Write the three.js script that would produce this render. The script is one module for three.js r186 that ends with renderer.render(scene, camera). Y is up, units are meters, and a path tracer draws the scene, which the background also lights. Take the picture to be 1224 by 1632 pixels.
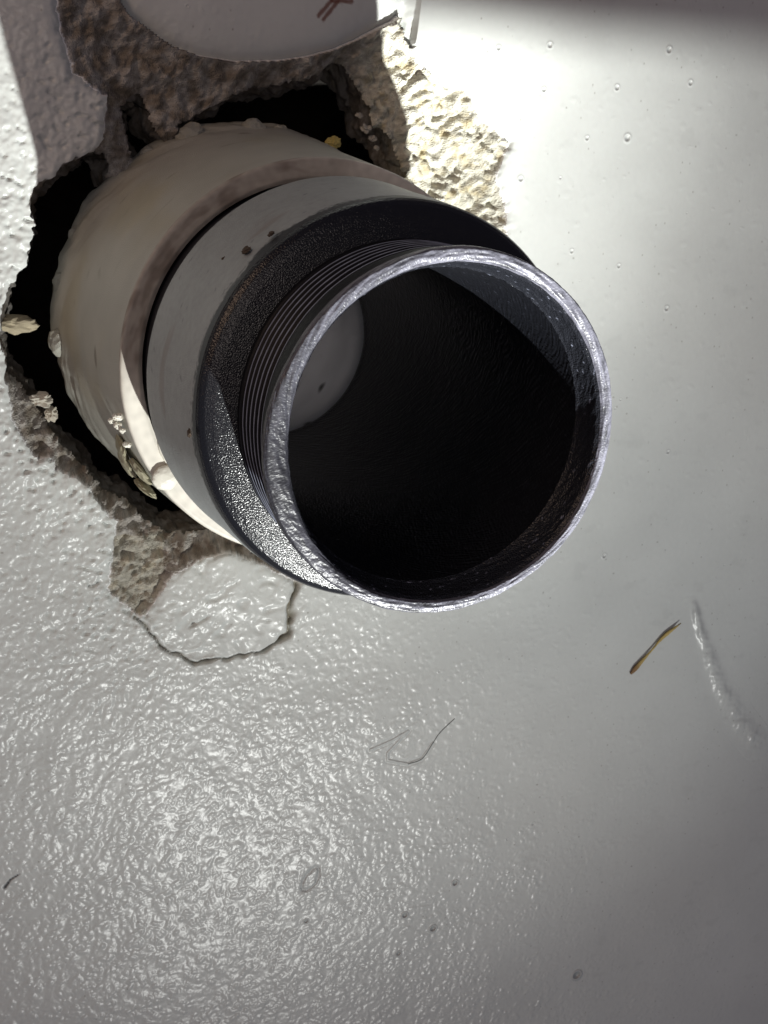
import * as THREE from 'three';
import { RectAreaLightUniformsLib } from 'three/addons/lights/RectAreaLightUniformsLib.js';
import { mergeGeometries } from 'three/addons/utils/BufferGeometryUtils.js';
RectAreaLightUniformsLib.init();

// ---------------------------------------------------------------- camera, air, lights, exposure
// all lengths below are written in millimetres and turned into metres by MM.
// axes: +z comes out of the wall along the pipe, y is up, the origin is on the pipe axis in the painted face of the wall
const MM = 0.001;
const v3 = (x, y, z) => new THREE.Vector3(x * MM, y * MM, z * MM);
const scene = new THREE.Scene();
scene.background = new THREE.Color().setRGB(0.072, 0.068, 0.096);          // the dim room
const camera = new THREE.PerspectiveCamera(48.77, 0.75, 0.005, 20);
const EYE = v3(-64.03, 29.31, 207.51);
camera.position.copy(EYE);
camera.up.set(0, 0.95597, -0.29345);
camera.lookAt(EYE.clone().add(new THREE.Vector3(0.38579, -0.27073, -0.88197)));
camera.focus = 0.152; camera.userData.fStop = 150;
const renderer = new THREE.WebGLRenderer({ antialias: true });
renderer.toneMapping = THREE.LinearToneMapping;
renderer.toneMappingExposure = 1;
renderer.shadowMap.enabled = true;

const TORCH = { at: [165, -490, 540], aim: [2, 75, 0] };
const torchSpots = [
  // half angle in degrees, penumbra, candela
  [4, 1.0, 2.8],
  [5, 1.0, 0.5],
  [7, 1.0, 2.15],
  [9, 1.0, 1.0],
  [16, 1.0, 0.75],
  [22, 1.0, 0.16],
  [45, 1.0, 0.11],
];
const torchColor = new THREE.Color().setRGB(0.985, 1.0, 0.965);
for (const [deg, pen, cd] of torchSpots) {
  const s = new THREE.SpotLight(torchColor, cd, 0, deg * Math.PI / 180, pen, 2);
  s.position.copy(v3(...TORCH.at)); s.target.position.copy(v3(...TORCH.aim));
  s.castShadow = true; s.shadow.radius = 0.28; s.shadow.camera.near = 0.01; s.shadow.camera.far = 2;
  s.name = 'torch_light';
  scene.add(s, s.target);
}
// two added, unseen soft warm fills: a large one far left of the pipe, a dim small one behind the camera
const FILL_LIGHTS = [
  { at: [-430, 220, 270], aim: [0, 10, 10], size: 200, glow: 2.9, tint: [1.0, 0.70, 0.50], label: 'added unseen warm fill light to the left of the pipe' },
  { at: [-120, 55, 520], aim: [0, 0, 20], size: 130, glow: 3.0, tint: [1.0, 0.88, 0.82], label: 'added unseen small dim fill light behind the photographer' },
];
for (const l of FILL_LIGHTS) {
  l.light = new THREE.RectAreaLight(new THREE.Color().setRGB(...l.tint), l.glow, l.size * MM, l.size * MM);
  l.light.position.copy(v3(...l.at)); l.light.lookAt(v3(...l.aim)); l.light.name = 'fill_light'; scene.add(l.light);
}

// ---------------------------------------------------------------- noise and small helpers
const clamp = (x, a = 0, b = 1) => Math.min(b, Math.max(a, x));
const smooth = (a, b, x) => { const t = clamp((x - a) / (b - a)); return t * t * (3 - 2 * t); };
const mix = (a, b, t) => a + (b - a) * t;
function rng(seed) { let s = seed >>> 0; return () => { s = (s + 0x6D2B79F5) >>> 0; let t = Math.imul(s ^ (s >>> 15), 1 | s); t = (t + Math.imul(t ^ (t >>> 7), 61 | t)) ^ t; return ((t ^ (t >>> 14)) >>> 0) / 4294967296; }; }
const perm = new Uint8Array(512), gx = new Float32Array(256), gy = new Float32Array(256);
{ const r = rng(77), p = [...Array(256).keys()]; for (let i = 255; i > 0; i--) { const j = Math.floor(r() * (i + 1)); [p[i], p[j]] = [p[j], p[i]]; } for (let i = 0; i < 512; i++) perm[i] = p[i & 255]; for (let i = 0; i < 256; i++) { const a = i / 256 * Math.PI * 2; gx[i] = Math.cos(a); gy[i] = Math.sin(a); } }
function n2(x, y) {                                             // gradient noise, about -0.7 .. 0.7
  const xi = Math.floor(x), yi = Math.floor(y), fx = x - xi, fy = y - yi;
  const u = fx * fx * fx * (fx * (fx * 6 - 15) + 10), v = fy * fy * fy * (fy * (fy * 6 - 15) + 10);
  const X = xi & 255, Y = yi & 255, X1 = (X + 1) & 255, Y1 = (Y + 1) & 255;
  const a = perm[perm[X] + Y], b = perm[perm[X1] + Y], c = perm[perm[X] + Y1], d = perm[perm[X1] + Y1];
  const p = gx[a] * fx + gy[a] * fy, q = gx[b] * (fx - 1) + gy[b] * fy, r = gx[c] * fx + gy[c] * (fy - 1), s = gx[d] * (fx - 1) + gy[d] * (fy - 1);
  return mix(mix(p, q, u), mix(r, s, u), v);
}
const fbm = (x, y, o = 4) => { let a = 0, w = 1, s = 0; for (let i = 0; i < o; i++) { a += w * n2(x + i * 17.3, y - i * 9.1); s += w; w *= 0.55; x *= 2.03; y *= 2.03; } return a / s * 1.4; };
const segDist = (x, y, ax, ay, bx, by) => { const dx = bx - ax, dy = by - ay, t = clamp(((x - ax) * dx + (y - ay) * dy) / (dx * dx + dy * dy)); return Math.hypot(x - ax - t * dx, y - ay - t * dy); };
function lineDist(L, x, y) { let d = 1e9; for (let i = 0; i + 1 < L.length; i++) d = Math.min(d, segDist(x, y, L[i][0], L[i][1], L[i + 1][0], L[i + 1][1])); return d; }
function along(L, x, y) {                                        // [distance, share of the way along]
  let d = 1e9, at = 0; const n = L.length - 1;
  for (let i = 0; i < n; i++) { const [ax, ay] = L[i], [bx, by] = L[i + 1], dx = bx - ax, dy = by - ay, t = clamp(((x - ax) * dx + (y - ay) * dy) / (dx * dx + dy * dy)), e = Math.hypot(x - ax - t * dx, y - ay - t * dy); if (e < d) { d = e; at = (i + t) / n; } }
  return [d, at];
}
function polyDist(P, x, y) {                                     // below zero inside
  let d = 1e9, inside = false;
  for (let i = 0, j = P.length - 1; i < P.length; j = i++) {
    const [ax, ay] = P[i], [bx, by] = P[j];
    d = Math.min(d, segDist(x, y, ax, ay, bx, by));
    if ((ay > y) !== (by > y) && x < (bx - ax) * (y - ay) / (by - ay) + ax) inside = !inside;
  }
  return inside ? -d : d;
}
function floatTexture(w, h, fn, wrap = THREE.RepeatWrapping) {
  const a = new Float32Array(w * h * 4);
  for (let j = 0; j < h; j++) for (let i = 0; i < w; i++) { const k = (j * w + i) * 4, g = fn((i + 0.5) / w, (j + 0.5) / h, i, j); a[k] = a[k + 1] = a[k + 2] = g; a[k + 3] = 1; }
  const t = new THREE.DataTexture(a, w, h, THREE.RGBAFormat, THREE.FloatType);
  t.wrapS = t.wrapT = wrap; t.magFilter = THREE.LinearFilter; t.minFilter = THREE.LinearFilter; t.needsUpdate = true;
  return t;
}
function colorTexture(w, h, fn, wrap = THREE.RepeatWrapping) {   // fn gives linear rgb
  const a = new Uint8Array(w * h * 4), enc = (c) => Math.round(255 * clamp(c <= 0.0031308 ? c * 12.92 : 1.055 * Math.pow(c, 1 / 2.4) - 0.055));
  for (let j = 0; j < h; j++) for (let i = 0; i < w; i++) { const k = (j * w + i) * 4, c = fn((i + 0.5) / w, (j + 0.5) / h); a[k] = enc(c[0]); a[k + 1] = enc(c[1]); a[k + 2] = enc(c[2]); a[k + 3] = 255; }
  const t = new THREE.DataTexture(a, w, h, THREE.RGBAFormat, THREE.UnsignedByteType);
  t.colorSpace = THREE.SRGBColorSpace; t.wrapS = t.wrapT = wrap; t.magFilter = THREE.LinearFilter; t.minFilter = THREE.LinearFilter; t.needsUpdate = true;
  return t;
}
function sheet(nu, nv, fn, colorFn) {                            // fn(u, v) -> [x, y, z] in mm, u and v 0..1
  const pos = [], uv = [], col = [], idx = [];
  for (let j = 0; j <= nv; j++) for (let i = 0; i <= nu; i++) {
    const u = i / nu, v = j / nv, p = fn(u, v);
    pos.push(p[0] * MM, p[1] * MM, p[2] * MM); uv.push(u, v);
    if (colorFn) col.push(...colorFn(u, v, p));
    if (i < nu && j < nv) { const a = j * (nu + 1) + i, b = a + 1, c = a + nu + 1, d = c + 1; idx.push(a, b, d, a, d, c); }
  }
  const g = new THREE.BufferGeometry();
  g.setAttribute('position', new THREE.Float32BufferAttribute(pos, 3)); g.setAttribute('uv', new THREE.Float32BufferAttribute(uv, 2));
  if (colorFn) g.setAttribute('color', new THREE.Float32BufferAttribute(col, 3));
  g.setIndex(idx); g.computeVertexNormals();
  return g;
}
// a turned surface: profile points [r, z] in mm; wobble(theta, share, r, z) -> [dr, dz]
function turned(profile, { seg = 256, sub = 4, wobble, color } = {}) {
  const L = [0]; for (let i = 1; i < profile.length; i++) L.push(L[i - 1] + Math.hypot(profile[i][0] - profile[i - 1][0], profile[i][1] - profile[i - 1][1]));
  const rows = []; for (let i = 0; i + 1 < profile.length; i++) { const n = Math.max(1, Math.round(sub * (L[i + 1] - L[i]))); for (let k = 0; k < n; k++) rows.push([mix(profile[i][0], profile[i + 1][0], k / n), mix(profile[i][1], profile[i + 1][1], k / n), mix(L[i], L[i + 1], k / n)]); }
  rows.push([...profile.at(-1), L.at(-1)]);
  const n = rows.length - 1;
  return sheet(seg, n, (u, v) => {
    const [r, z, l] = rows[Math.round(v * n)], th = u * Math.PI * 2, [dr, dz] = wobble ? wobble(th, l, r, z) : [0, 0];
    return [(r + dr) * Math.cos(th), (r + dr) * Math.sin(th), z + dz];
  }, color && ((u, v, p) => color(u * Math.PI * 2, rows[Math.round(v * n)][2], p)));
}
const ring = (th, l, s) => fbm(Math.cos(th) * s + 31, Math.sin(th) * s + l * 1.7);
const used = {};
function numbered(n) { used[n] = (used[n] ?? -1) + 1; return used[n] ? `${n}_${String(used[n]).padStart(3, '0')}` : n; }
function part(name, geometry, material, parent) { const m = new THREE.Mesh(geometry, material); m.name = name; m.castShadow = m.receiveShadow = true; parent.add(m); return m; }
function thing(name, label, category, at = [0, 0, 0], group) { const g = new THREE.Group(); g.name = numbered(name); g.position.copy(v3(...at)); g.userData = { label, category }; if (group) g.userData.group = group; scene.add(g); return g; }
function lump(seed, rx, ry, rz, rough = 0.25, detail = 3) {      // an irregular chunk, half sizes in mm
  const g = new THREE.IcosahedronGeometry(1, detail), p = g.attributes.position, r = rng(seed), o = r() * 50;
  for (let i = 0; i < p.count; i++) {
    const x = p.getX(i), y = p.getY(i), z = p.getZ(i), k = 1 + rough * (1.6 * n2(x * 1.3 + o, y * 1.3 + z * 1.7) + 0.9 * n2(x * 3.1 + z * 2 + o, y * 3.3 - o));
    p.setXYZ(i, x * k * rx * MM, y * k * ry * MM, z * k * rz * MM);
  }
  g.computeVertexNormals(); return g;
}

// ---------------------------------------------------------------- the wall: outlines in mm on the wall's own plane
const paintEdgeLeft = [[-42.5, 90], [-42.2, 53.3], [-41.5, 49.6], [-39.1, 42.6], [-35.6, 40.6], [-33.4, 39.4], [-33.5, 35.8], [-33.7, 32.7], [-35.1, 30.5], [-40.3, 27.8], [-41.2, 25.7], [-44.8, 23.7], [-45.7, 20.5], [-44.6, 17], [-45.5, 12.7], [-45.8, 10], [-48.7, 5.9], [-49.5, 2.7], [-50, -2.2], [-48.9, -7.1], [-48.8, -9.8], [-47.9, -14.4], [-47.6, -17.3], [-46.4, -19.1], [-44.6, -22.4], [-42.9, -24.5], [-40.4, -24.2], [-39.5, -26.5], [-35.2, -28.5], [-33.5, -30], [-31.6, -33.5], [-28.1, -36.6], [-28.5, -42.4], [-29.1, -50.4], [-26.8, -53], [-23.5, -55.6], [-21.5, -56.3], [-18.1, -50.4], [-16.7, -48.1], [-12, -45], [-5.9, -43.2], [1.3, -45.8], [6.8, -48.6], [9.2, -50.1]];
const paintEdgeHidden = [[15, -47], [28, -40], [40, -24], [46, -4], [48, 14]];
const paintEdgeRight = [[46.8, 25.1], [46, 25.7], [46.3, 27.9], [44.9, 30.8], [42.5, 34.8], [43.7, 37.9], [44.5, 41.5], [39.6, 44.4], [37.8, 45.3], [34.2, 49.5], [27.5, 51.5], [23.6, 53.1], [22.5, 54.7], [20.7, 57.1], [18.8, 61.1], [17.7, 59.8], [15.4, 58.4], [11.1, 55.6], [7.1, 53.4], [2, 51.4], [-3.2, 50], [-11.1, 48.7], [-17.8, 48.7], [-22.3, 49.6], [-25.6, 51.1], [-27.8, 52.2], [-29.9, 53.3], [-31.3, 55.1], [-32.4, 60.7], [-33, 90]];
const HOLE = [...paintEdgeLeft, ...paintEdgeHidden, ...paintEdgeRight];
const voidTop = [[-49.4, -3.1], [-48.3, 5.2], [-45.2, 12.2], [-44.6, 17.7], [-44.7, 20.3], [-41.6, 24.9], [-35.9, 29.6], [-32.7, 30.2], [-31.7, 25.5], [-28, 25.9], [-26.3, 29.1], [-28, 31.8], [-29.8, 38.5], [-26.6, 40.5], [-24.6, 35.4], [-21.3, 32.6], [-19.9, 32.2], [-19.6, 36.6], [-16.9, 38], [-12.4, 40.8], [-9.1, 43.4], [-5.7, 44.9], [-2.2, 45.4], [6.1, 48.2], [7.1, 50], [9.5, 51.1], [11.6, 49.5], [13, 48], [14.5, 46.5], [16.3, 44], [17, 41.2], [19.6, 40.2], [22.1, 38.1], [23.9, 34.1], [26.5, 32]];
const voidHidden = [[33, 27], [39, 16], [41, 0], [36, -22], [22, -37], [6, -42]];
const voidBottom = [[-8.5, -40.2], [-17.2, -40.2], [-21.7, -37.9], [-25.1, -34.2], [-30.6, -31.2], [-33.1, -28.1], [-37.1, -24.2], [-40.4, -19.8], [-43.3, -15.5], [-46.1, -11.8], [-48.4, -9.3]];
const VOID = [...voidTop, ...voidHidden, ...voidBottom];
const CRACK = [[-23.5, -55.6], [-21.7, -57.7], [-18.3, -62.4], [-14.3, -64.8], [-10.5, -66.5], [-4.2, -65.9], [3, -64.9], [6, -63.4], [8.6, -60.9], [8.3, -54.8], [9.2, -50.1]];
const SLAB = [...CRACK, [6.8, -48.6], [1.3, -45.8], [-5.9, -43.2], [-12, -45], [-16.7, -48.1], [-18.1, -50.4], [-21.5, -56.3]];
const RIDGE = [[110.8, -56.8], [115.3, -65.7], [119.2, -72.6], [125.2, -81.6], [133.5, -91], [141, -98]];
const STREAK = [[26.6, -97.3], [40.3, -109.3], [55.4, -124.7], [70.8, -146.8]];
const HAIR = [[34.8, -92.9], [40, -94.3], [43.3, -93.4], [45.6, -89.6], [46.9, -87.3], [50.3, -83.7]];
const LOOP = [[30.2, -89.8], [35.3, -87.9], [38.9, -85.9], [34.6, -91.0], [34.8, -92.9], [40, -94.3], [43.3, -93.4], [45.6, -89.6]];
const BLISTER = [[17.3, -123.2], [17.5, -121.6], [18.3, -120], [19.2, -118.9], [20.3, -118.2], [20.9, -118.6], [21.1, -120], [20.9, -121.8], [20.1, -123.2], [18.7, -124.1], [17.7, -123.9], [17.3, -123.2]];
const CHIP = [[-46.6, -114.1], [-45.6, -112.4], [-43.9, -111.3]];
const CRATERS = [[44.4, -134.9, 0.8], [44.2, -145.7, 0.7], [52.6, -140.1, 0.9], [97.5, -162, 1.3], [56.8, -128, 0.8], [19.4, -132.5, 0.6], [83.7, 57.9, 0.6], [70.8, 45.5, 0.8], [66.3, 54.6, 0.6], [77.2, 63.3, 0.7], [49.8, 60.1, 0.6], [61.3, 44.3, 0.5], [47.7, 34.9, 0.6], [62, 22, 0.5], [74, 20, 0.5], [88, 12, 0.6], [70, 4, 0.5], [95, -20, 0.5], [83, -45, 0.6], [50, 52, 0.5], [39, 58, 0.5]];
{ const r = rng(5); for (let i = 0; i < 260; i++) CRATERS.push([mix(-50, 165, r()), mix(-190, 75, r()), 0.2 + 0.45 * r() * r() * r()]); }
const stipple = (x, y) => clamp((30 - (0.7 * x + 0.55 * y)) / 72 + 0.5 * fbm(x / 24, y / 24, 3), 0.08, 1);

const W0 = -62, W1 = 182, H0 = -208, H1 = 92;                    // the stretch of wall the textures are made for
function wallBump(x, y) {                                        // mm
  const m = stipple(x, y), wx = x + 0.8 * n2(x / 2.9, y / 2.9), wy = y + 0.8 * n2(x / 3.1 + 40, y / 3.1), k = 0.75 + 0.7 * n2(x / 7 + 60, y / 7);
  const a = n2(wx / 0.95, wy / 1.1), b = n2(wx / 1.7 + 9, wy / 2.0), c = n2(wx / 0.45, wy / 0.45 + 5);
  let h = m * k * (0.055 * a + 0.10 * b + 0.018 * c) + (1 - m) * (0.022 * n2(x / 2.0, y / 3.4) + 0.008 * n2(x / 0.8, y / 1.6) + 0.05 * smooth(0.42, 0.62, n2(wx / 1.5 + 30, wy / 1.5)) * smooth(-0.1, 0.4, n2(x / 14, y / 14 + 9)));
  h += 0.012 * n2(x / 6, y / 6) + m * 0.10 * n2(wx / 3.6 + 3, wy / 5.2);
  const [d, t] = along(RIDGE, x, y);
  const wd = mix(0.9, 3.0, t);
  if (d < 5) h += Math.exp(-((d / wd) ** 2)) * (0.8 + 0.18 * n2(x / 1.3, y / 1.3) + 0.35 * n2(x / 2.6, y / 4) + 0.35 * n2(x / 5, y / 5)) * smooth(0, 0.12, t + 0.03);
  const ds = lineDist(STREAK, x, y); if (ds < 6) h = mix(h, -0.06, 0.75 * Math.exp(-((ds / 2.2) ** 2)));
  const [dc, tc] = along(CHIP, x, y); if (dc < 1) h -= 0.3 * Math.exp(-((dc / (0.12 + 0.22 * (1 - tc))) ** 2));
  const db = lineDist(BLISTER, x + 0.35 * n2(x / 1.1, y / 1.1), y + 0.35 * n2(x / 1.1 + 9, y / 1.1)); if (db < 2) h -= (0.42 + 0.3 * n2(x / 1.6 + 4, y / 1.6)) * Math.exp(-((db / 0.4) ** 2));
  const dl = lineDist(LOOP, x, y); if (dl < 2) h += 0.17 * Math.exp(-((dl / 0.28) ** 2)) - 0.13 * Math.exp(-(((dl - 0.55) / 0.3) ** 2));
  const dp = Math.hypot(x + 42, (y + 119) * 1.4); if (dp < 8) h = mix(h, 0.05, 0.8 * smooth(6, 2.5, dp));
  return h;
}
const TW = 2048, TH = 2048;
const crateredAt = (() => {                                     // small blown bubbles and pinholes, stamped
  const a = new Float32Array(TW * TH);
  for (const [n, [cx, cy, r]] of CRATERS.entries()) {
    const big = n < 6 ? 3.6 : n < 21 ? 1.7 : 1.5;
    const i0 = Math.floor((cx - W0 - 2.5 * r) / (W1 - W0) * TW), i1 = Math.ceil((cx - W0 + 2.5 * r) / (W1 - W0) * TW), j0 = Math.floor((cy - H0 - 2.5 * r) / (H1 - H0) * TH), j1 = Math.ceil((cy - H0 + 2.5 * r) / (H1 - H0) * TH);
    for (let j = Math.max(0, j0); j <= Math.min(TH - 1, j1); j++) for (let i = Math.max(0, i0); i <= Math.min(TW - 1, i1); i++) {
      const d = Math.hypot(W0 + (i + 0.5) / TW * (W1 - W0) - cx, H0 + (j + 0.5) / TH * (H1 - H0) - cy) / r;
      a[j * TW + i] += big * r * (0.10 * Math.exp(-(((d - 1) / 0.3) ** 2)) - 0.22 * Math.exp(-((d / 0.55) ** 2)));
    }
  }
  const r = rng(911), px = TW / (W1 - W0), py = TH / (H1 - H0);      // the small round beads a paint roller leaves
  for (let n = 0; n < 66000; n++) {
    const cx = mix(W0, W1, r()), cy = mix(H0, H1, r()), m = stipple(cx, cy) * (0.7 + 0.9 * n2(cx / 6, cy / 6)), keep = r(), size = 0.26 + 0.34 * r() + 0.2 * r() * r(), lean = r() * 3.14, long = 1 + 0.9 * r(), hgt = size * (0.11 + 0.12 * r()) * (0.35 + 0.65 * Math.min(1, 1.3 * Math.max(0, m)));
    if (keep > m * 1.1) continue;
    const C = Math.cos(lean), S = Math.sin(lean), reach = size * long * 2, i0 = Math.floor((cx - reach - W0) * px), i1 = Math.ceil((cx + reach - W0) * px), j0 = Math.floor((cy - reach - H0) * py), j1 = Math.ceil((cy + reach - H0) * py);
    for (let j = Math.max(0, j0); j <= Math.min(TH - 1, j1); j++) for (let i = Math.max(0, i0); i <= Math.min(TW - 1, i1); i++) {
      const dx = W0 + (i + 0.5) / px - cx, dy = H0 + (j + 0.5) / py - cy, u = (dx * C + dy * S) / (size * long), v = (dy * C - dx * S) / size, q = 1 - (u * u + v * v) / 3;
      if (q > 0) a[j * TW + i] = Math.max(a[j * TW + i], 0) === a[j * TW + i] || a[j * TW + i] > -0.02 ? Math.max(a[j * TW + i], hgt * q * q * q) : a[j * TW + i];
    }
  }
  return a;
})();
const wallBumpMap = floatTexture(TW, TH, (u, v, i, j) => 0.5 + wallBump(mix(W0, W1, u), mix(H0, H1, v)) + crateredAt[j * TW + i], THREE.MirroredRepeatWrapping);
const SMEAR = [[[3, 58.1], [5.1, 61]], [[4, 57.7], [6.3, 61]], [[5.1, 61], [9, 61.4]]];
const wallColorMap = colorTexture(1024, 1024, (u, v) => {
  const x = mix(W0, W1, u), y = mix(H0, H1, v);
  let k = 1 + 0.07 * fbm(x / 26, y / 26, 4) + 0.025 * n2(x / 1.1, y / 1.1) - 0.05 * smooth(0.25, 0.5, fbm(x / 9 + 30, y / 5, 4));
  let c = [0.585 * k, 0.60 * k, 0.575 * k];
  const spot = n2(x / 0.7 + 3, y / 0.7), spare = n2(x / 9, y / 9 + 70);
  if (spot > 0.52 - 0.04 * spare) { const q = smooth(0.52 - 0.04 * spare, 0.62, spot) * 0.6; c = c.map((a, i) => mix(a, [0.14, 0.12, 0.09][i], q)); }
  for (const L of SMEAR) { const d = lineDist(L, x, y); if (d < 1.2) { const q = 1 - smooth(0.2, 0.5, d + 0.16 * n2(x / 0.9, y / 0.9)); c = c.map((a, i) => mix(a, [0.16, 0.06, 0.04][i], q * 0.85)); } }
  if (y < -94 && x < -44) { const [d, t] = along(CHIP, x, y), w = 0.1 + 0.3 * (1 - t); if (d < 0.8) c = c.map((a) => mix(a, 0.07, 1 - smooth(0.4 * w, w, d + 0.1 * n2(x / 0.4, y / 0.4)))); }
  return c;
}, THREE.MirroredRepeatWrapping);

const flatAt = (x, y, dh) => 0.9 * fbm(x / 45 + 3, y / 45, 2) * smooth(0, 30, Math.abs(dh)) + 0.25 * n2(x / 11, y / 11) * 0.6;
// grid lines: fine round the hole, wider farther out, and on past the frame
function lines(a, b, fine, lo, hi) {
  const mid = []; const n = Math.round((b - a) / fine); for (let i = 0; i <= n; i++) mid.push(a + (b - a) * i / n);
  const up = [], dn = []; let s = fine, p = b; while (p < hi) { s = Math.min(s * 1.06, 1.0 + Math.max(0, p - b - 120) * 0.1); p += s; up.push(p); }
  s = fine; p = a; while (p > lo) { s = Math.min(s * 1.06, 1.0 + Math.max(0, a - p - 140) * 0.1); p -= s; dn.unshift(p); }
  return [...dn, ...mid, ...up];
}
const plasterRelief = (x, y) => {
  const wx = x + 0.8 * n2(x / 3, y / 3 + 60), wy = y + 0.8 * n2(x / 3 + 60, y / 3);
  const sharp = 0.25 + 1.1 * smooth(-0.25, 0.35, n2(x / 7 + 33, y / 6));
  return 2.8 * n2(wx / 7, wy / 5.5) + 1.5 * (Math.abs(n2(wx / 3.1 + 5, wy / 2.7)) - 0.25) * 2 + sharp * (1.0 * n2(wx / 1.5, wy / 1.3) + 0.75 * Math.abs(n2(x / 0.85 + 3, y / 0.85))) + 0.2 * n2(x / 0.5, y / 0.5);
};
const plasterColor = (x, y, bottom, dh) => {
  const t = 0.5 + 0.9 * fbm(x / 3, y / 3, 4), g = 0.85 + 0.5 * n2(x / 0.7, y / 0.7), paleZone = smooth(6, 20, x) * smooth(10, 30, y);   // white plaster up right, brown plaster elsewhere
  const white = [0.58, 0.56, 0.47], ochre = [0.42, 0.34, 0.18], brown = [0.22, 0.185, 0.145], grey = [0.44, 0.41, 0.37];
  const paleTone = [0, 1, 2].map((e) => mix(white[e], ochre[e], smooth(0.5, 0.9, t) * 0.75)), brownTone = [0, 1, 2].map((e) => mix(brown[e], grey[e], smooth(0.25, 0.75, t)));
  let c = [0, 1, 2].map((e) => mix(brownTone[e], paleTone[e], clamp(paleZone + (bottom && x < -18 && y < -40 ? 0.55 : 0))) * g);
  const edge = Math.exp(dh / 0.5) * 0.5; return c.map((a, e) => mix(a, 0.5 - 0.03 * e, edge));
};
const gX = lines(-56, 52, 0.3, -220, 330), gY = lines(-70, 66, 0.3, -420, 260);
const nX = gX.length, nY = gY.length, N = nX * nY;
const pos = new Float32Array(N * 3), uvA = new Float32Array(N * 2), colA = new Float32Array(N * 3), kind = new Uint8Array(N);   // kind 0 paint, 1 slab, 2 plaster, 3 void
const voidDist = (x, y) => polyDist(VOID, x + 0.7 * n2(x / 2.1 + 7, y / 2.1), y + 0.7 * n2(x / 2.1, y / 2.1 + 30)) - 0.5 * smooth(-15, 5, y) + 0.5 * n2(x / 0.9 + 4, y / 0.9);
const plasterZ = (x, y, dh, dv) => -0.7 - (y < -20 ? 4.2 : 5.2) * Math.pow(-dh / (-dh + Math.max(0, dv) + 0.01), 0.8) + Math.min(1, -dh / 1.0) * plasterRelief(x, y);
const holeDist = (x, y) => {
  const ja = (y > 40 && x > -34 && x < 19) ? 0.1 : 1, jx = x + 0.55 * n2(x / 1.6, y / 1.6 + 8), jy = y + 0.55 * n2(x / 1.6 + 20, y / 1.6);
  return polyDist(HOLE, mix(x, jx, ja), mix(y, jy, ja)) + ja * 0.35 * n2(x / 0.8, y / 0.8);
};
for (let j = 0; j < nY; j++) for (let i = 0; i < nX; i++) {
  let x = gX[i], y = gY[j]; const k = j * nX + i;
  let z = 0, c = [1, 1, 1], q = 0;
  const near = gX[i] > -68 && gX[i] < 62 && gY[j] > -80 && gY[j] < 100;
  let dh = 20, dv = 40;
  if (near) {
    dh = holeDist(x, y);
    if (Math.abs(dh) < 0.24) {                                   // draw the vertex onto the broken edge
      const e = 0.05, ux = (holeDist(x + e, y) - dh) / e, uy = (holeDist(x, y + e) - dh) / e, l2 = Math.max(0.3, ux * ux + uy * uy);
      x -= clamp(dh * ux / l2, -0.2, 0.2); y -= clamp(dh * uy / l2, -0.2, 0.2); dh = 0.001;
    }
    dv = voidDist(x, y);
  }
  // gentle unevenness of the plastered wall
  const flat = flatAt(x, y, dh);
  const leftRough = near ? Math.exp(-Math.max(0, dh) / 15) * smooth(-4, -28, x) * smooth(60, 35, y) : 0;
  if (dh > 0) {
    z = flat + leftRough * (0.35 * n2(x / 1.9, y / 1.9) + 0.34 * n2(x / 0.9, y / 0.9) + 0.6 * n2(x / 5, y / 5) - 0.7 * smooth(0.22, 0.45, n2(x / 1.7 + 50, y / 1.1 + 0.3 * x)));
    z -= 0.9 * Math.exp(-dh / 0.7) * (y > 40 ? 1.2 : 0.6);        // the paint film turns over the broken edge
    if (y > 40 && x > -34 && x < 22) z -= 2.6 * Math.exp(-dh / 4.2);
    const ds = polyDist(SLAB, x, y), dcr = lineDist(CRACK, x + 0.8 * n2(x / 2.6, y / 2.6) + 0.12 * n2(x / 0.8, y / 0.8), y + 0.8 * n2(x / 2.6 + 9, y / 2.6) + 0.12 * n2(x / 0.8 + 5, y / 0.8));
    if (ds < 0) { q = 1; z += 0.15 + 0.5 * n2(x / 8, y / 8) - 0.45 * smooth(0.15, 0.5, n2(x / 4 + 2, y / 3)) + 0.12 * n2(x / 2.6, y / 2.6) - 0.6 * Math.exp(-((x + 13) ** 2 + (y + 57) ** 2) / 1.5) - 0.5 * Math.exp(-(lineDist([[-12.5, -58.5], [-9, -56.5]], x, y) ** 2) / 0.1); }
    const w = mix(0.26, 0.7, smooth(3, 9, x)) * (0.9 + 1.1 * n2(x / 2.4, y / 2.4));
    if (dcr < 2.5 && w > 0.05) { const g = Math.exp(-((dcr / w) ** 2)); z -= 1.5 * g; const st = g * 0.75 + (x > 4 ? 0.3 * Math.exp(-dcr / 0.7) * (0.5 + n2(x, y)) : 0); c = [mix(1, 0.32, st), mix(1, 0.26, st), mix(1, 0.17, st)]; }
    if (ds < 0) { const nb = smooth(0.42, 0.6, n2(x / 2.6 + 11, y / 1.5)) * smooth(-1, -3, ds) * 0.5; z -= nb; c = c.map((a, e) => a * mix(1, [0.5, 0.48, 0.45][e], nb)); }
  } else if (dv > 0) {
    q = 2;
    const bottom = y < -20;
    z = plasterZ(x, y, dh, dv);
    c = plasterColor(x, y, bottom, dh);
  } else {
    q = 3; z = plasterZ(x, y, Math.min(dh, -0.5), 0) - 0.5; c = plasterColor(x, y, y < -20, -5);
  }
  kind[k] = q; pos.set([x * MM, y * MM, z * MM], k * 3); uvA.set([(x - W0) / (W1 - W0), (y - H0) / (H1 - H0)], k * 2); colA.set(c, k * 3);
}
const sets = [[], [], []];
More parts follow.
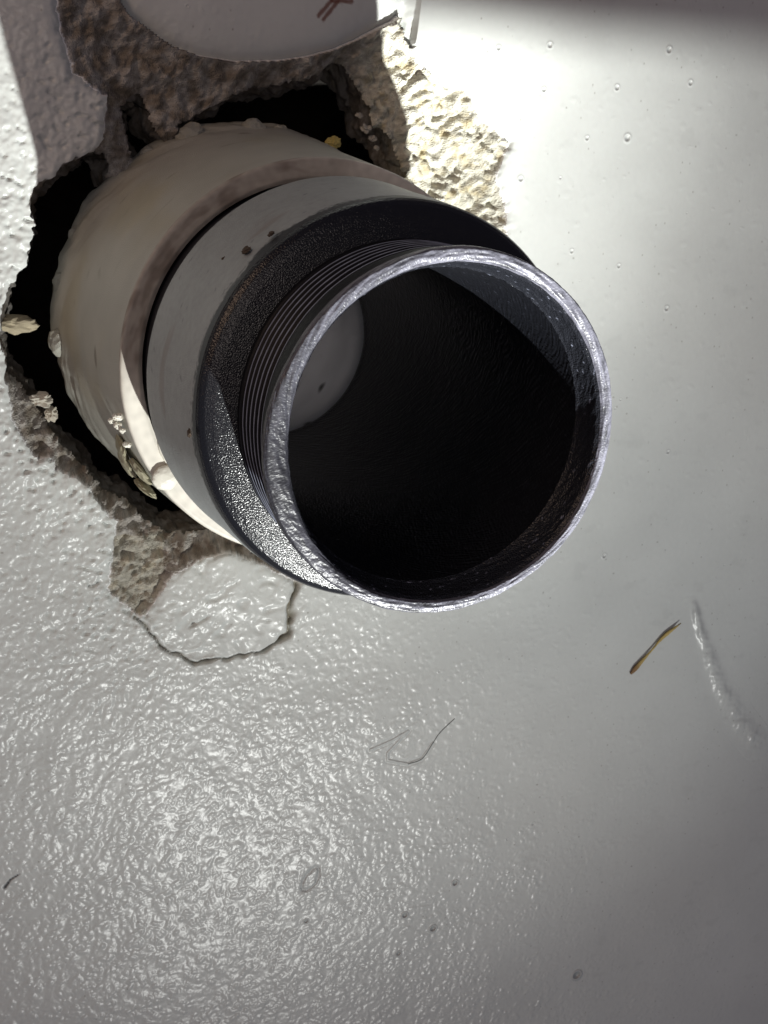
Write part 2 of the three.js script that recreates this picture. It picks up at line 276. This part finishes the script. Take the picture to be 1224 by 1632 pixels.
for (let j = 0; j + 1 < nY; j++) for (let i = 0; i + 1 < nX; i++) {
  const a = j * nX + i, b = a + 1, c = a + nX, d = c + 1;
  for (const t of [[a, b, d], [a, d, c]]) {
    const ks = t.map((e) => kind[e]), most = Math.max(...ks);
    if (Math.min(...ks) === 3) continue;
    sets[most >= 2 ? 2 : most].push(...t);
  }
}
function pick(idx) {                                             // one region of the grid as a geometry of its own
  const map = new Map(), P = [], U = [], C = [], I = [];
  for (const e of idx) { let n = map.get(e); if (n === undefined) { n = map.size; map.set(e, n); P.push(pos[e * 3], pos[e * 3 + 1], pos[e * 3 + 2]); U.push(uvA[e * 2], uvA[e * 2 + 1]); C.push(colA[e * 3], colA[e * 3 + 1], colA[e * 3 + 2]); } I.push(n); }
  const g = new THREE.BufferGeometry();
  g.setAttribute('position', new THREE.Float32BufferAttribute(P, 3)); g.setAttribute('uv', new THREE.Float32BufferAttribute(U, 2)); g.setAttribute('color', new THREE.Float32BufferAttribute(C, 3));
  g.setIndex(I); g.computeVertexNormals(); return g;
}
const paintMat = new THREE.MeshPhysicalMaterial({ name: 'gloss_paint', map: wallColorMap, bumpMap: wallBumpMap, bumpScale: 0.001, roughness: 0.27, specularIntensity: 0.5, vertexColors: true });
const grit = floatTexture(512, 512, (u, v) => 0.5 + 0.5 * n2(u * 96, v * 96) + 0.35 * n2(u * 200 + 5, v * 200));
const gritBump = (rep, mm) => { const t = grit.clone(); t.repeat.set(rep[0], rep[1]); t.needsUpdate = true; return { bumpMap: t, bumpScale: mm * MM }; };
const plasterMat = new THREE.MeshStandardMaterial({ name: 'broken_plaster', vertexColors: true, roughness: 0.95, ...gritBump([9, 11], 0.3) });
const wall = new THREE.Group(); wall.name = 'wall'; wall.userData = { kind: 'structure', label: 'white gloss painted wall with a ragged hole broken round the pipe' }; scene.add(wall);
part('painted_surface', pick(sets[0]), paintMat, wall);
const slab = part('plaster_flake', pick(sets[1]), paintMat, wall); slab.userData.label = 'loose rounded flake of painted plaster with a crack along its lower edge';
const broken = part('broken_plaster', pick(sets[2]), plasterMat, wall); broken.userData.label = 'crumbling brown and cream plaster round the edge of the hole';
// the broken edge goes back into the wall: a rough band under the lip of the plaster
{
  const P = VOID.map(([x, y]) => new THREE.Vector3(x, y, 0)), area = VOID.reduce((a, [x, y], i) => { const [u, v] = VOID[(i + 1) % VOID.length]; return a + x * v - u * y; }, 0);
  const pts = []; for (let i = 0; i < VOID.length; i++) { const a = P[i], b = P[(i + 1) % P.length], n = Math.max(1, Math.round(a.distanceTo(b) / 0.4)); for (let k = 0; k < n; k++) pts.push(a.clone().lerp(b, k / n)); }
  const n = pts.length, nrm = pts.map((p, i) => { const d = pts[(i + 3) % n].clone().sub(pts[(i - 3 + n) % n]).normalize(); return [d.y * Math.sign(area), -d.x * Math.sign(area)]; });
  const rows = 30, top = pts.map((p, i) => { const x = p.x + nrm[i][0] * 1.3, y = p.y + nrm[i][1] * 1.3; return plasterZ(x, y, Math.min(-0.6, holeDist(x, y)), 0.8) - 0.9; });
  const g = sheet(n, rows, (u, v) => {
    const i = Math.round(u * n) % n, z = mix(top[i], -17, v), p = pts[i], k = 1.3 - 2.6 * Math.pow(v, 0.6) + Math.min(1, v * 6) * (1.7 * n2(i / 14, z / 3.6) + 1.1 * n2(i / 5, z / 1.8 + 9) + 0.6 * n2(i / 2.2, z / 0.9));
    return [p.x + nrm[i][0] * k, p.y + nrm[i][1] * k, z + 0.5 * n2(i / 3, z / 1.2 + 40)];
  }, (u, v, p) => plasterColor(p[0] + p[2], p[1] - 0.6 * p[2], false, -5).map((a) => a * 0.8));
  part('broken_edge', g, plasterMat, wall).userData.label = 'rough inner edge of the broken plaster round the hole';
}
// the hollow behind the hole, its shade put into a near-black colour
{
  const pts = []; for (let i = 0; i < VOID.length; i++) { const [ax, ay] = VOID[i], [bx, by] = VOID[(i + 1) % VOID.length]; for (let k = 0; k < 5; k++) pts.push([mix(ax, bx, k / 5), mix(ay, by, k / 5)]); }
  const n = pts.length, deep = [[-8.5, 1.13], [-12, 1.13], [-17, 1.15], [-22, 1.2], [-34, 1.3], [-60, 1.35], [-95, 1.2], [-96, 0.001]];
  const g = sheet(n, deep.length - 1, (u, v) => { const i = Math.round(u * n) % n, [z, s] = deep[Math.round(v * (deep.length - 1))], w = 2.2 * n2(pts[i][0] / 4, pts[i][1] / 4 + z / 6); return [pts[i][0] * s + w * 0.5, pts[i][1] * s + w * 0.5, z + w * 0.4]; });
  const cav = part('wall_cavity', g, new THREE.MeshStandardMaterial({ name: 'shaded_masonry', color: new THREE.Color().setRGB(0.045, 0.038, 0.032), roughness: 1, ...gritBump([30, 8], 0.5) }), wall);
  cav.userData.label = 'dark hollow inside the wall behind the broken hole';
}

// ---------------------------------------------------------------- the black threaded stub
const black = (o) => new THREE.MeshPhysicalMaterial({ color: new THREE.Color().setRGB(0.014, 0.015, 0.019), roughness: 0.42, ...o });
const stub = thing('threaded_pipe_stub', 'black threaded pipe stub with a rough sawn rim poking out of the broken wall', 'pipe fitting');
const bump1 = (th, at, w) => { let d = Math.abs(th - at); d = Math.min(d, Math.PI * 2 - d); return Math.exp(-((d / w) ** 2)); };
const outR = (th) => 0.9 * bump1(th, 3.35, 0.5) + 0.35 * ring(th, 0, 1.6) * 0.5, inR = (th) => -0.5 * bump1(th, 3.3, 0.5) + 0.5 * bump1(th, 5.6, 0.6) + 0.12 * ring(th, 3, 3);
{
  const sawn = new THREE.MeshPhysicalMaterial({ name: 'sawn_plastic', color: new THREE.Color().setRGB(0.29, 0.29, 0.335), roughness: 0.4, vertexColors: true, ...gritBump([6, 0.1], 0.055) });
  const rimTone = (th, l) => {
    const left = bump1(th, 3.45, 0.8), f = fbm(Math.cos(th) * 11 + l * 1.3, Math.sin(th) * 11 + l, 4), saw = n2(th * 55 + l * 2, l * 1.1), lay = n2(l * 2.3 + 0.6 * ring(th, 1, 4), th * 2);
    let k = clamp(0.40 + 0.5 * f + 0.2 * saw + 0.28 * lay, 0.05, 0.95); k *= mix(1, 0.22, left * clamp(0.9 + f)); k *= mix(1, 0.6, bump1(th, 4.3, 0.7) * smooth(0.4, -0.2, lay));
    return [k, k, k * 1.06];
  };
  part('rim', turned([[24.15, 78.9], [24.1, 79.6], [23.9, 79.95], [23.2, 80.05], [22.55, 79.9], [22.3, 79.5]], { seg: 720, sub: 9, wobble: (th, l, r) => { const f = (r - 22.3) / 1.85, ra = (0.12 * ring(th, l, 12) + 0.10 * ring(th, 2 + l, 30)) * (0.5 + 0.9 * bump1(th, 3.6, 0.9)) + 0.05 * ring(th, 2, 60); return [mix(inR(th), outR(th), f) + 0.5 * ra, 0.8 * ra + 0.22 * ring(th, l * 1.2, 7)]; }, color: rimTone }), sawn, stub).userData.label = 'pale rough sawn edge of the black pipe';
  const speck = black({ name: 'torn_plastic', roughness: 0.3, vertexColors: true, ...gritBump([6, 0.2], 0.12) });
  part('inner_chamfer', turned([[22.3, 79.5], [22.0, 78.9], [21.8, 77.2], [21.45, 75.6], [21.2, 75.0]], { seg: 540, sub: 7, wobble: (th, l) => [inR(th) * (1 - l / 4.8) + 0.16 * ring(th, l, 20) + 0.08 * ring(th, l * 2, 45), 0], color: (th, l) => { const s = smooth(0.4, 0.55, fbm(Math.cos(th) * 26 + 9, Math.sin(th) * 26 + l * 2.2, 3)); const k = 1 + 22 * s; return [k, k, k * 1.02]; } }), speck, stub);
  const boreAt = (u, v) => { const p = u * 132, q = v * 82, w = 0.9 * n2(p / 5, q / 5), a = p * 0.72 + q * 0.69 + w, b = -p * 0.69 + q * 0.72; return { p, q, f: n2(a / 0.42, b / 2.6) + 0.6 * n2((p * 0.95 - q * 0.3) / 0.3, (p * 0.3 + q * 0.95) / 1.7 + 9) + 0.5 * n2(p / 0.35, q / 0.35) }; };
  const scr = floatTexture(1024, 640, (u, v) => 0.5 + 0.4 * boreAt(u, v).f);
  const scraped = colorTexture(1024, 640, (u, v) => { const { p, q, f } = boreAt(u, v), s = smooth(0.4, 0.95, f), d = smooth(0.2, 0.6, fbm(p / 16, q / 12 + 8, 4)) * 0.5; return [0.006 + 0.03 * s + 0.006 * d, 0.0066 + 0.032 * s + 0.007 * d, 0.009 + 0.045 * s + 0.009 * d]; });
  part('bore', turned([[21.2, 75.0], [21.0, 60], [20.6, 30], [19.6, -2], [19.4, -3.5], [21.6, -3.6]], { seg: 256, sub: 1.2, wobble: (th, l) => [0.06 * ring(th, l / 6, 6), 0] }), new THREE.MeshPhysicalMaterial({ name: 'scratched_bore', map: scraped, roughness: 0.36, bumpMap: scr, bumpScale: 0.0002 }), stub);
  // thread: 1.5 mm pitch, six turns, then a worn plain end
  const pitch = 1.8, t0 = 63.6, t1 = 74.6, zs = []; for (let z = 62.3; z <= 79.25; z += 0.05) zs.push(z);
  const nz = zs.length - 1;
  const tri = (q) => { const f = q - Math.floor(q); return 1 - Math.abs(2 * f - 1); };
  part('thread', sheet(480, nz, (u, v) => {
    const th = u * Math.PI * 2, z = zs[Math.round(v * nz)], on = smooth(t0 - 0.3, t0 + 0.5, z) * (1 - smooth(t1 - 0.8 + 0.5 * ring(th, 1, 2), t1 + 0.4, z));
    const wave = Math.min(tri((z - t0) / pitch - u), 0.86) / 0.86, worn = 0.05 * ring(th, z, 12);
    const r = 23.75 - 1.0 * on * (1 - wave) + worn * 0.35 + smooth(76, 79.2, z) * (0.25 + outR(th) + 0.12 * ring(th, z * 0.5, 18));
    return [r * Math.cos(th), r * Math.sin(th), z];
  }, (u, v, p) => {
    const z = zs[Math.round(v * nz)], on = smooth(t0, t0 + 0.8, z) * (1 - smooth(t1 - 0.6, t1 + 0.5, z)), crestGlint = smooth(0.93, 0.99, Math.min(tri((z - t0) / pitch - u), 0.86) / 0.86);
    const k = 0.4 + 17 * on * crestGlint; return [k, k, k];  // worn crests, with their edge glints put into the pale colour
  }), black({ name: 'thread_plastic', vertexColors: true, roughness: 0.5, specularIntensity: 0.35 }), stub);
  part('shoulder', turned([[23.5, 62.7], [24.3, 62.6], [26.8, 62.3], [28.1, 61.9], [28.7, 61.4], [29.0, 60.8]], { seg: 256, sub: 5 }), black({ name: 'sparkling_plastic', color: new THREE.Color().setRGB(0.008, 0.0085, 0.011), roughness: 0.24, specularIntensity: 0.9, ...gritBump([7.5, 0.3], 0.066) }), stub);
  const dust = colorTexture(2048, 256, (u, v) => { const s = n2(u * 120 + v * 9, v * 20), k = 0.97 + 0.14 * fbm(u * 30, v * 4.5, 5) + 0.12 * n2(u * 190, v * 26) - 0.35 * smooth(0.42, 0.6, s); const edge = smooth(0.05, 0.10, v + 0.07 * fbm(u * 26, v * 10, 3) + 0.03 * n2(u * 300, v * 44)); const smear = smooth(0.3, 0.5, fbm(u * 7 + 5, v * 3, 4)) * 0.55; return [0.28, 0.30, 0.30].map((a, i) => mix([0.014, 0.015, 0.019][i], mix(a * k, [0.2, 0.17, 0.15][i], smear), edge)); });
  part('body', turned([[29.0, 60.8], [29.6, 55], [30.6, 42], [31.1, 36.6], [30.9, 36.1], [30.2, 35.9], [29.4, 35.9]], { seg: 256, sub: 2, wobble: (th, l) => [0.05 * ring(th, l / 5, 5), 0] }), new THREE.MeshPhysicalMaterial({ name: 'dusty_plastic', map: dust, roughness: 0.5, ...gritBump([8, 1.1], 0.05) }), stub);
  part('spigot', turned([[29.6, 36.0], [29.8, 20]], { seg: 160, sub: 1 }), black({ name: 'spigot_plastic', roughness: 0.5 }), stub);
  for (const [th, z, s, seed] of [[2.42, 56, 1.0, 3], [2.3, 58.5, 0.7, 4], [3.3, 60.5, 0.8, 5], [2.5, 50, 0.5, 6]]) { const m = part('dirt_speck', lump(seed, s, s * 0.7, s * 0.35, 0.4, 2), new THREE.MeshStandardMaterial({ name: 'dirt', color: new THREE.Color().setRGB(0.07, 0.05, 0.035), roughness: 1 }), stub); const r = 29.9; m.position.copy(v3(r * Math.cos(th), r * Math.sin(th), z)); m.lookAt(v3(r * 2 * Math.cos(th), r * 2 * Math.sin(th), z)); }
}
// ---------------------------------------------------------------- the cream coupling behind it
{
  const cup = thing('pipe_coupling', 'cream plastic coupling in the hole, glued round the black pipe stub', 'pipe coupling');
  const cream = colorTexture(512, 256, (u, v) => { const k = 1 + 0.16 * fbm(u * 20, v * 6, 4), d = smooth(0.42, 0.6, n2(u * 34, v * 20)) * 0.6, y = smooth(0.0, 0.5, fbm(u * 9 + 4, v * 3, 3)); const c = [0.385 * k, mix(0.38, 0.36, y) * k, mix(0.33, 0.275, y) * k]; return c.map((a, i) => mix(a, [0.12, 0.09, 0.06][i], d)); });
  const creamMat = new THREE.MeshPhysicalMaterial({ name: 'aged_cream_plastic', map: cream, roughness: 0.45, ...gritBump([14, 3], 0.08) });
  const lean = (g) => { const p = g.attributes.position; for (let i = 0; i < p.count; i++) { const k = Math.max(0, 27.4 * MM - p.getZ(i)) / (37 * MM); p.setX(i, p.getX(i) - 3.6 * MM * k); p.setY(i, p.getY(i) + 2.2 * MM * k); } g.computeVertexNormals(); return g; };
  part('sleeve', lean(turned([[33.8, 27.4], [34.2, 22], [35.2, 8], [36.4, -5], [36.8, -9], [36.0, -10.5], [30.5, -11]], { seg: 256, sub: 1.6, wobble: (th, l) => { const b = smooth(22, 36, l); return [b * (1.1 * ring(th, l / 7, 5) + 0.8 * Math.max(0, ring(th, 3, 9))), -b * 1.4 * ring(th, 1, 7)]; } })), creamMat, cup);
  const faceMap = colorTexture(1024, 64, (u, v) => { const st = smooth(-0.1, 0.35, fbm(u * 30, v * 1.5, 3)), k = 1 + 0.2 * n2(u * 160, v * 3), primerShade = smooth(0.2, 0.3, u) * (1 - smooth(0.5, 0.54, u)); return [0.62, 0.59, 0.52].map((a, i) => mix(a, [0.20, 0.165, 0.135][i], primerShade * (0.6 + 0.35 * st)) * k); });  // primer stain and the shade on the upper left put into the colour
  part('end_face', turned([[30.2, 27.7], [30.8, 28.0], [33.3, 28.0], [33.65, 27.85], [33.8, 27.4]], { seg: 256, sub: 4, wobble: (th, l) => [0, 0.06 * ring(th, l, 9)] }), new THREE.MeshPhysicalMaterial({ name: 'cut_cream_plastic', map: faceMap, roughness: 0.5 }), cup).userData.label = 'flat cut end of the coupling, upper part coloured brown for primer stain and painted shade';
  part('inner_sleeve', turned([[30.2, 27.7], [30.3, 18]], { seg: 128, sub: 1 }), creamMat, cup);
  const glue = new THREE.MeshPhysicalMaterial({ name: 'white_cement', color: new THREE.Color().setRGB(0.66, 0.64, 0.56), roughness: 0.45 });
  const bead = part('cement_bead', lump(11, 2.2, 2.1, 0.9, 0.08, 4), glue, cup); bead.position.copy(v3(-25.5, -19.8, 28.5)); bead.userData.label = 'round white bead of cement';
  const blob = part('cement_blob', lump(12, 1.2, 3.0, 0.7, 0.25, 4), glue, cup); blob.position.copy(v3(-24.9, -16.0, 28.2)); blob.rotation.z = 0.5;
  for (const [a, z, sz, seed] of [[1.98, -5, 2.0, 51], [1.66, -4, 1.6, 52], [1.5, -6, 1.1, 53], [2.2, -7, 1.3, 54], [3.0, -7, 1.5, 55], [3.3, -6, 2.0, 56], [2.75, -8, 1.2, 57]]) { const m = part('cement_bead', lump(seed, sz, sz * 1.3, sz * 1.1, 0.2, 3), creamMat, cup), rr = 36.2; m.position.copy(v3(rr * Math.cos(a) - 3.2, rr * Math.sin(a) + 1.9, z)); m.rotation.z = a; }
  const shardMat = new THREE.MeshPhysicalMaterial({ name: 'dried_cement', color: new THREE.Color().setRGB(0.27, 0.25, 0.17), roughness: 0.75 });
  for (const [x, y, z, rx, ry, rz, turn, seed] of [[-28.6, -20.2, 23, 0.8, 2.6, 2.6, 0.7, 21], [-30.2, -19.8, 18, 0.8, 3.0, 3.2, 0.5, 22], [-27.4, -23.4, 22, 0.7, 2.2, 2.8, 0.9, 23], [-31.5, -16.8, 20, 0.6, 2.0, 3.0, 0.3, 24]]) { const m = part('cement_shard', lump(seed, rx, ry, rz, 0.24, 3), shardMat, cup); m.position.copy(v3(x, y, z)); m.rotation.z = turn; }
  for (const [x, y, z, s, seed] of [[-33.2, -10.4, 25.5, 0.8, 31], [-33.0, -11.9, 25, 0.7, 32], [-32.4, -12.6, 25.8, 0.5, 33], [-33.9, -11.4, 24, 0.6, 34], [-31.4, -15.2, 24.8, 0.6, 35]]) { const m = part('cement_crumb', lump(seed, s, s * 0.8, s, 0.4, 2), glue, cup); m.position.copy(v3(x, y, z)); }
}
// the pipe that runs on inside the wall, seen down the bore
{
  const spots = colorTexture(512, 256, (u, v) => { const d = smooth(0.36, 0.5, n2(u * 22, v * 9)), k = 1 + 0.2 * fbm(u * 8, v * 6, 3); return [0.84, 0.86, 0.90].map((a) => mix(a * k, 0.06, d)); });
  const pipe = thing('drain_pipe', 'pale grey pipe wall spotted with dirt, seen deep inside the black pipe stub', 'pipe');
  part('pipe_wall', turned([[24.6, -4.2], [22.2, -4.2], [22.0, -11], [19, -17], [12, -21], [0.01, -23]], { seg: 160, sub: 0.6 }), new THREE.MeshPhysicalMaterial({ name: 'pale_pipe', map: spots, roughness: 0.45 }), pipe);
  part('pipe_outside', turned([[24.6, -4.2], [24.6, -63], [0.01, -63]], { seg: 96, sub: 0.3 }), new THREE.MeshPhysicalMaterial({ name: 'pale_pipe_outside', color: new THREE.Color().setRGB(0.5, 0.48, 0.42), roughness: 0.5 }), pipe);
}
// ---------------------------------------------------------------- small things on and in the wall
const crumbMat = (r, g, b) => new THREE.MeshStandardMaterial({ name: 'crumb', color: new THREE.Color().setRGB(r, g, b), roughness: 0.95 });
function crumb(label, at, size, seed, rgb, rough = 0.4) { const t = thing('plaster_crumb', label, 'plaster crumb', at); part('crumb', lump(seed, ...size, rough, 4), crumbMat(...rgb), t); return t; }
crumb('tan chunk of mortar jutting into the dark gap at the left edge of the hole', [-46.6, -1.4, -10], [4.2, 1.7, 2.5], 41, [0.42, 0.36, 0.25], 0.25);
crumb('small yellow crumb on top of the coupling in the dark gap above it', [9.6, 37.2, -5], [1.3, 1.2, 1.0], 42, [0.45, 0.36, 0.12]);
crumb('upper white crumb clinging to the lower left edge of the hole', [-42.2, -14.2, -4.5], [1.8, 1.2, 1.2], 43, [0.5, 0.47, 0.4], 0.55);
crumb('lower white crumb clinging to the lower left edge of the hole', [-40.2, -17.0, -5], [1.1, 1.3, 1.0], 44, [0.48, 0.44, 0.36], 0.55);
for (const [x, y, z, sz, seed, which] of [[16.6, 40.6, -7, 0.9, 61, 'largest pale crumb'], [18.3, 39, -7.5, 0.7, 62, 'second lowest pale crumb'], [14.9, 42.8, -7, 0.6, 63, 'topmost pale crumb'], [19.6, 37.4, -8, 0.55, 64, 'lowest and smallest pale crumb']]) crumb(which + ' on the right edge of the gap above the pipe', [x, y, z], [sz, sz * 0.8, sz], seed, [0.45, 0.42, 0.36], 0.5).userData.group = 'small crumbs on the right edge of the gap';
{
  const s = thing('straw_sliver', 'thin yellow brown straw sliver stuck to the white wall below right of the pipe', 'sliver', [102, -68.8, flatAt(102, -68.8, 60) + 0.3]);
  const path = new THREE.CatmullRomCurve3([v3(-5.8, -6.4, 0.1), v3(-1.3, -0.7, 0.25), v3(1.6, 2.8, 0.15), v3(6, 6.4, 0.3)]);
  const g = sheet(6, 40, (u, v) => { const p = path.getPoint(v), w = 0.28 + 0.5 * smooth(0.35, 0, v) * smooth(-0.02, 0.08, v) + 0.28 * Math.exp(-(((v - 0.72) / 0.14) ** 2)) - 0.15 * smooth(0.9, 1, v), a = u * Math.PI * 2, n = 0.12 * n2(v * 14, u * 2); return [p.x / MM + Math.cos(a) * (w + n) * 0.75 * (1 - smooth(0.9, 1, v)), p.y / MM - Math.cos(a) * (w + n) * 0.7 * (1 - smooth(0.9, 1, v)), p.z / MM + Math.sin(a) * 0.22]; }, (u, v) => { const k = 0.7 + 0.5 * n2(v * 12, 3) + 0.3; const d = smooth(0.22, 0.05, v) + smooth(0.9, 1, v) * 0.5; return [mix(0.46, 0.2, d) * k, mix(0.34, 0.11, d) * k, mix(0.11, 0.04, d) * k]; });
  part('straw', g, new THREE.MeshStandardMaterial({ name: 'straw', vertexColors: true, roughness: 0.7 }), s);
}
{
  const h = thing('paint_hair', 'thin dark curved hair caught in the white paint below the pipe', 'hair', [42, -89, 0]);
  part('strand', new THREE.TubeGeometry(new THREE.CatmullRomCurve3(HAIR.slice(1).map(([x, y], i) => v3(x - 42, y + 89, flatAt(x, y, 40) + 0.06))), 60, 0.085 * MM, 6), new THREE.MeshStandardMaterial({ name: 'hair', color: new THREE.Color().setRGB(0.06, 0.06, 0.05), roughness: 0.6 }), h);
}
// ---------------------------------------------------------------- the torch, and bodies for the added fills, outside the frame
{
  const dir = v3(...TORCH.aim).sub(v3(...TORCH.at)).normalize();
  const t = thing('torch', 'small torch held low and shining up at the pipe', 'torch');
  t.position.copy(v3(...TORCH.at)).addScaledVector(dir, -0.004); t.quaternion.setFromUnitVectors(new THREE.Vector3(0, 0, 1), dir);
  const metal = new THREE.MeshStandardMaterial({ name: 'torch_metal', color: new THREE.Color().setRGB(0.04, 0.04, 0.045), roughness: 0.5, metalness: 0.6 });
  part('barrel', turned([[0.01, -95], [10.5, -94], [11, -92], [11, -24], [14.5, -14], [14.5, 1.5], [13, 1.5], [13, -0.5]], { seg: 48, sub: 0.4 }), metal, t);
  // added unseen card, joined to the torch head, to shade the upper right of the beam
  const inv = t.quaternion.clone().invert(), at = v3(...TORCH.at), onRay = (x, y) => at.clone().lerp(v3(x, y, 0), 0.55);
  const A = onRay(15, 59.4), B = onRay(190, 75), C = onRay(190, 230), D = onRay(22, 230), right = B.clone().sub(A).normalize(), rootLow = at.clone().addScaledVector(right, 0.0155).addScaledVector(dir, -0.006), rootHigh = rootLow.clone().add(C.clone().sub(B).setLength(0.012));
  const solid = (four, thick) => { const vp = [...four, ...four.map((c) => c.clone().add(thick))].map((c) => c.clone().sub(t.position).applyQuaternion(inv)), g = new THREE.BufferGeometry(); g.setAttribute('position', new THREE.Float32BufferAttribute(vp.flatMap((p) => p.toArray()), 3)); g.setIndex([0, 2, 1, 0, 3, 2, 4, 5, 6, 4, 6, 7, 0, 1, 5, 0, 5, 4, 1, 2, 6, 1, 6, 5, 2, 3, 7, 2, 7, 6, 3, 0, 4, 3, 4, 7]); const f = g.toNonIndexed(); f.computeVertexNormals(); return f; };
  part('beam_blocker', mergeGeometries([solid([A, B, C, D], dir.clone().multiplyScalar(0.0012)), solid([B, C, rootHigh, rootLow], right.clone().multiplyScalar(0.0012))]), new THREE.MeshStandardMaterial({ name: 'added_card', color: new THREE.Color().setRGB(0.16, 0.09, 0.06), roughness: 0.9 }), t);
  part('lens', turned([[13, -0.6], [0.01, -0.2]], { seg: 48, sub: 0.5 }), new THREE.MeshStandardMaterial({ name: 'torch_glow', color: 0xffffff, emissive: torchColor, emissiveIntensity: 1.5, roughness: 0.4 }), t);
}
for (const l of FILL_LIGHTS) {
  const dir = v3(...l.aim).sub(v3(...l.at)).normalize(), h = l.size / 2;
  const t = thing('added_fill', l.label, 'added_fill_light');
  t.position.copy(v3(...l.at)).addScaledVector(dir, -0.004); t.quaternion.setFromUnitVectors(new THREE.Vector3(0, 0, 1), dir);
  part('diffuser', new THREE.BoxGeometry(l.size * MM, l.size * MM, 2 * MM), new THREE.MeshStandardMaterial({ name: 'fill_glow', color: 0xffffff, emissive: l.light.color, emissiveIntensity: 0.6 }), t);
  part('housing', turned([[h * 1.5, -1], [h * 1.5, -20], [h, -32], [0.01, -32]], { seg: 32, sub: 0.1 }), new THREE.MeshStandardMaterial({ name: 'fill_housing', color: new THREE.Color().setRGB(0.3, 0.3, 0.3), roughness: 0.6 }), t);
}
renderer.render(scene, camera);
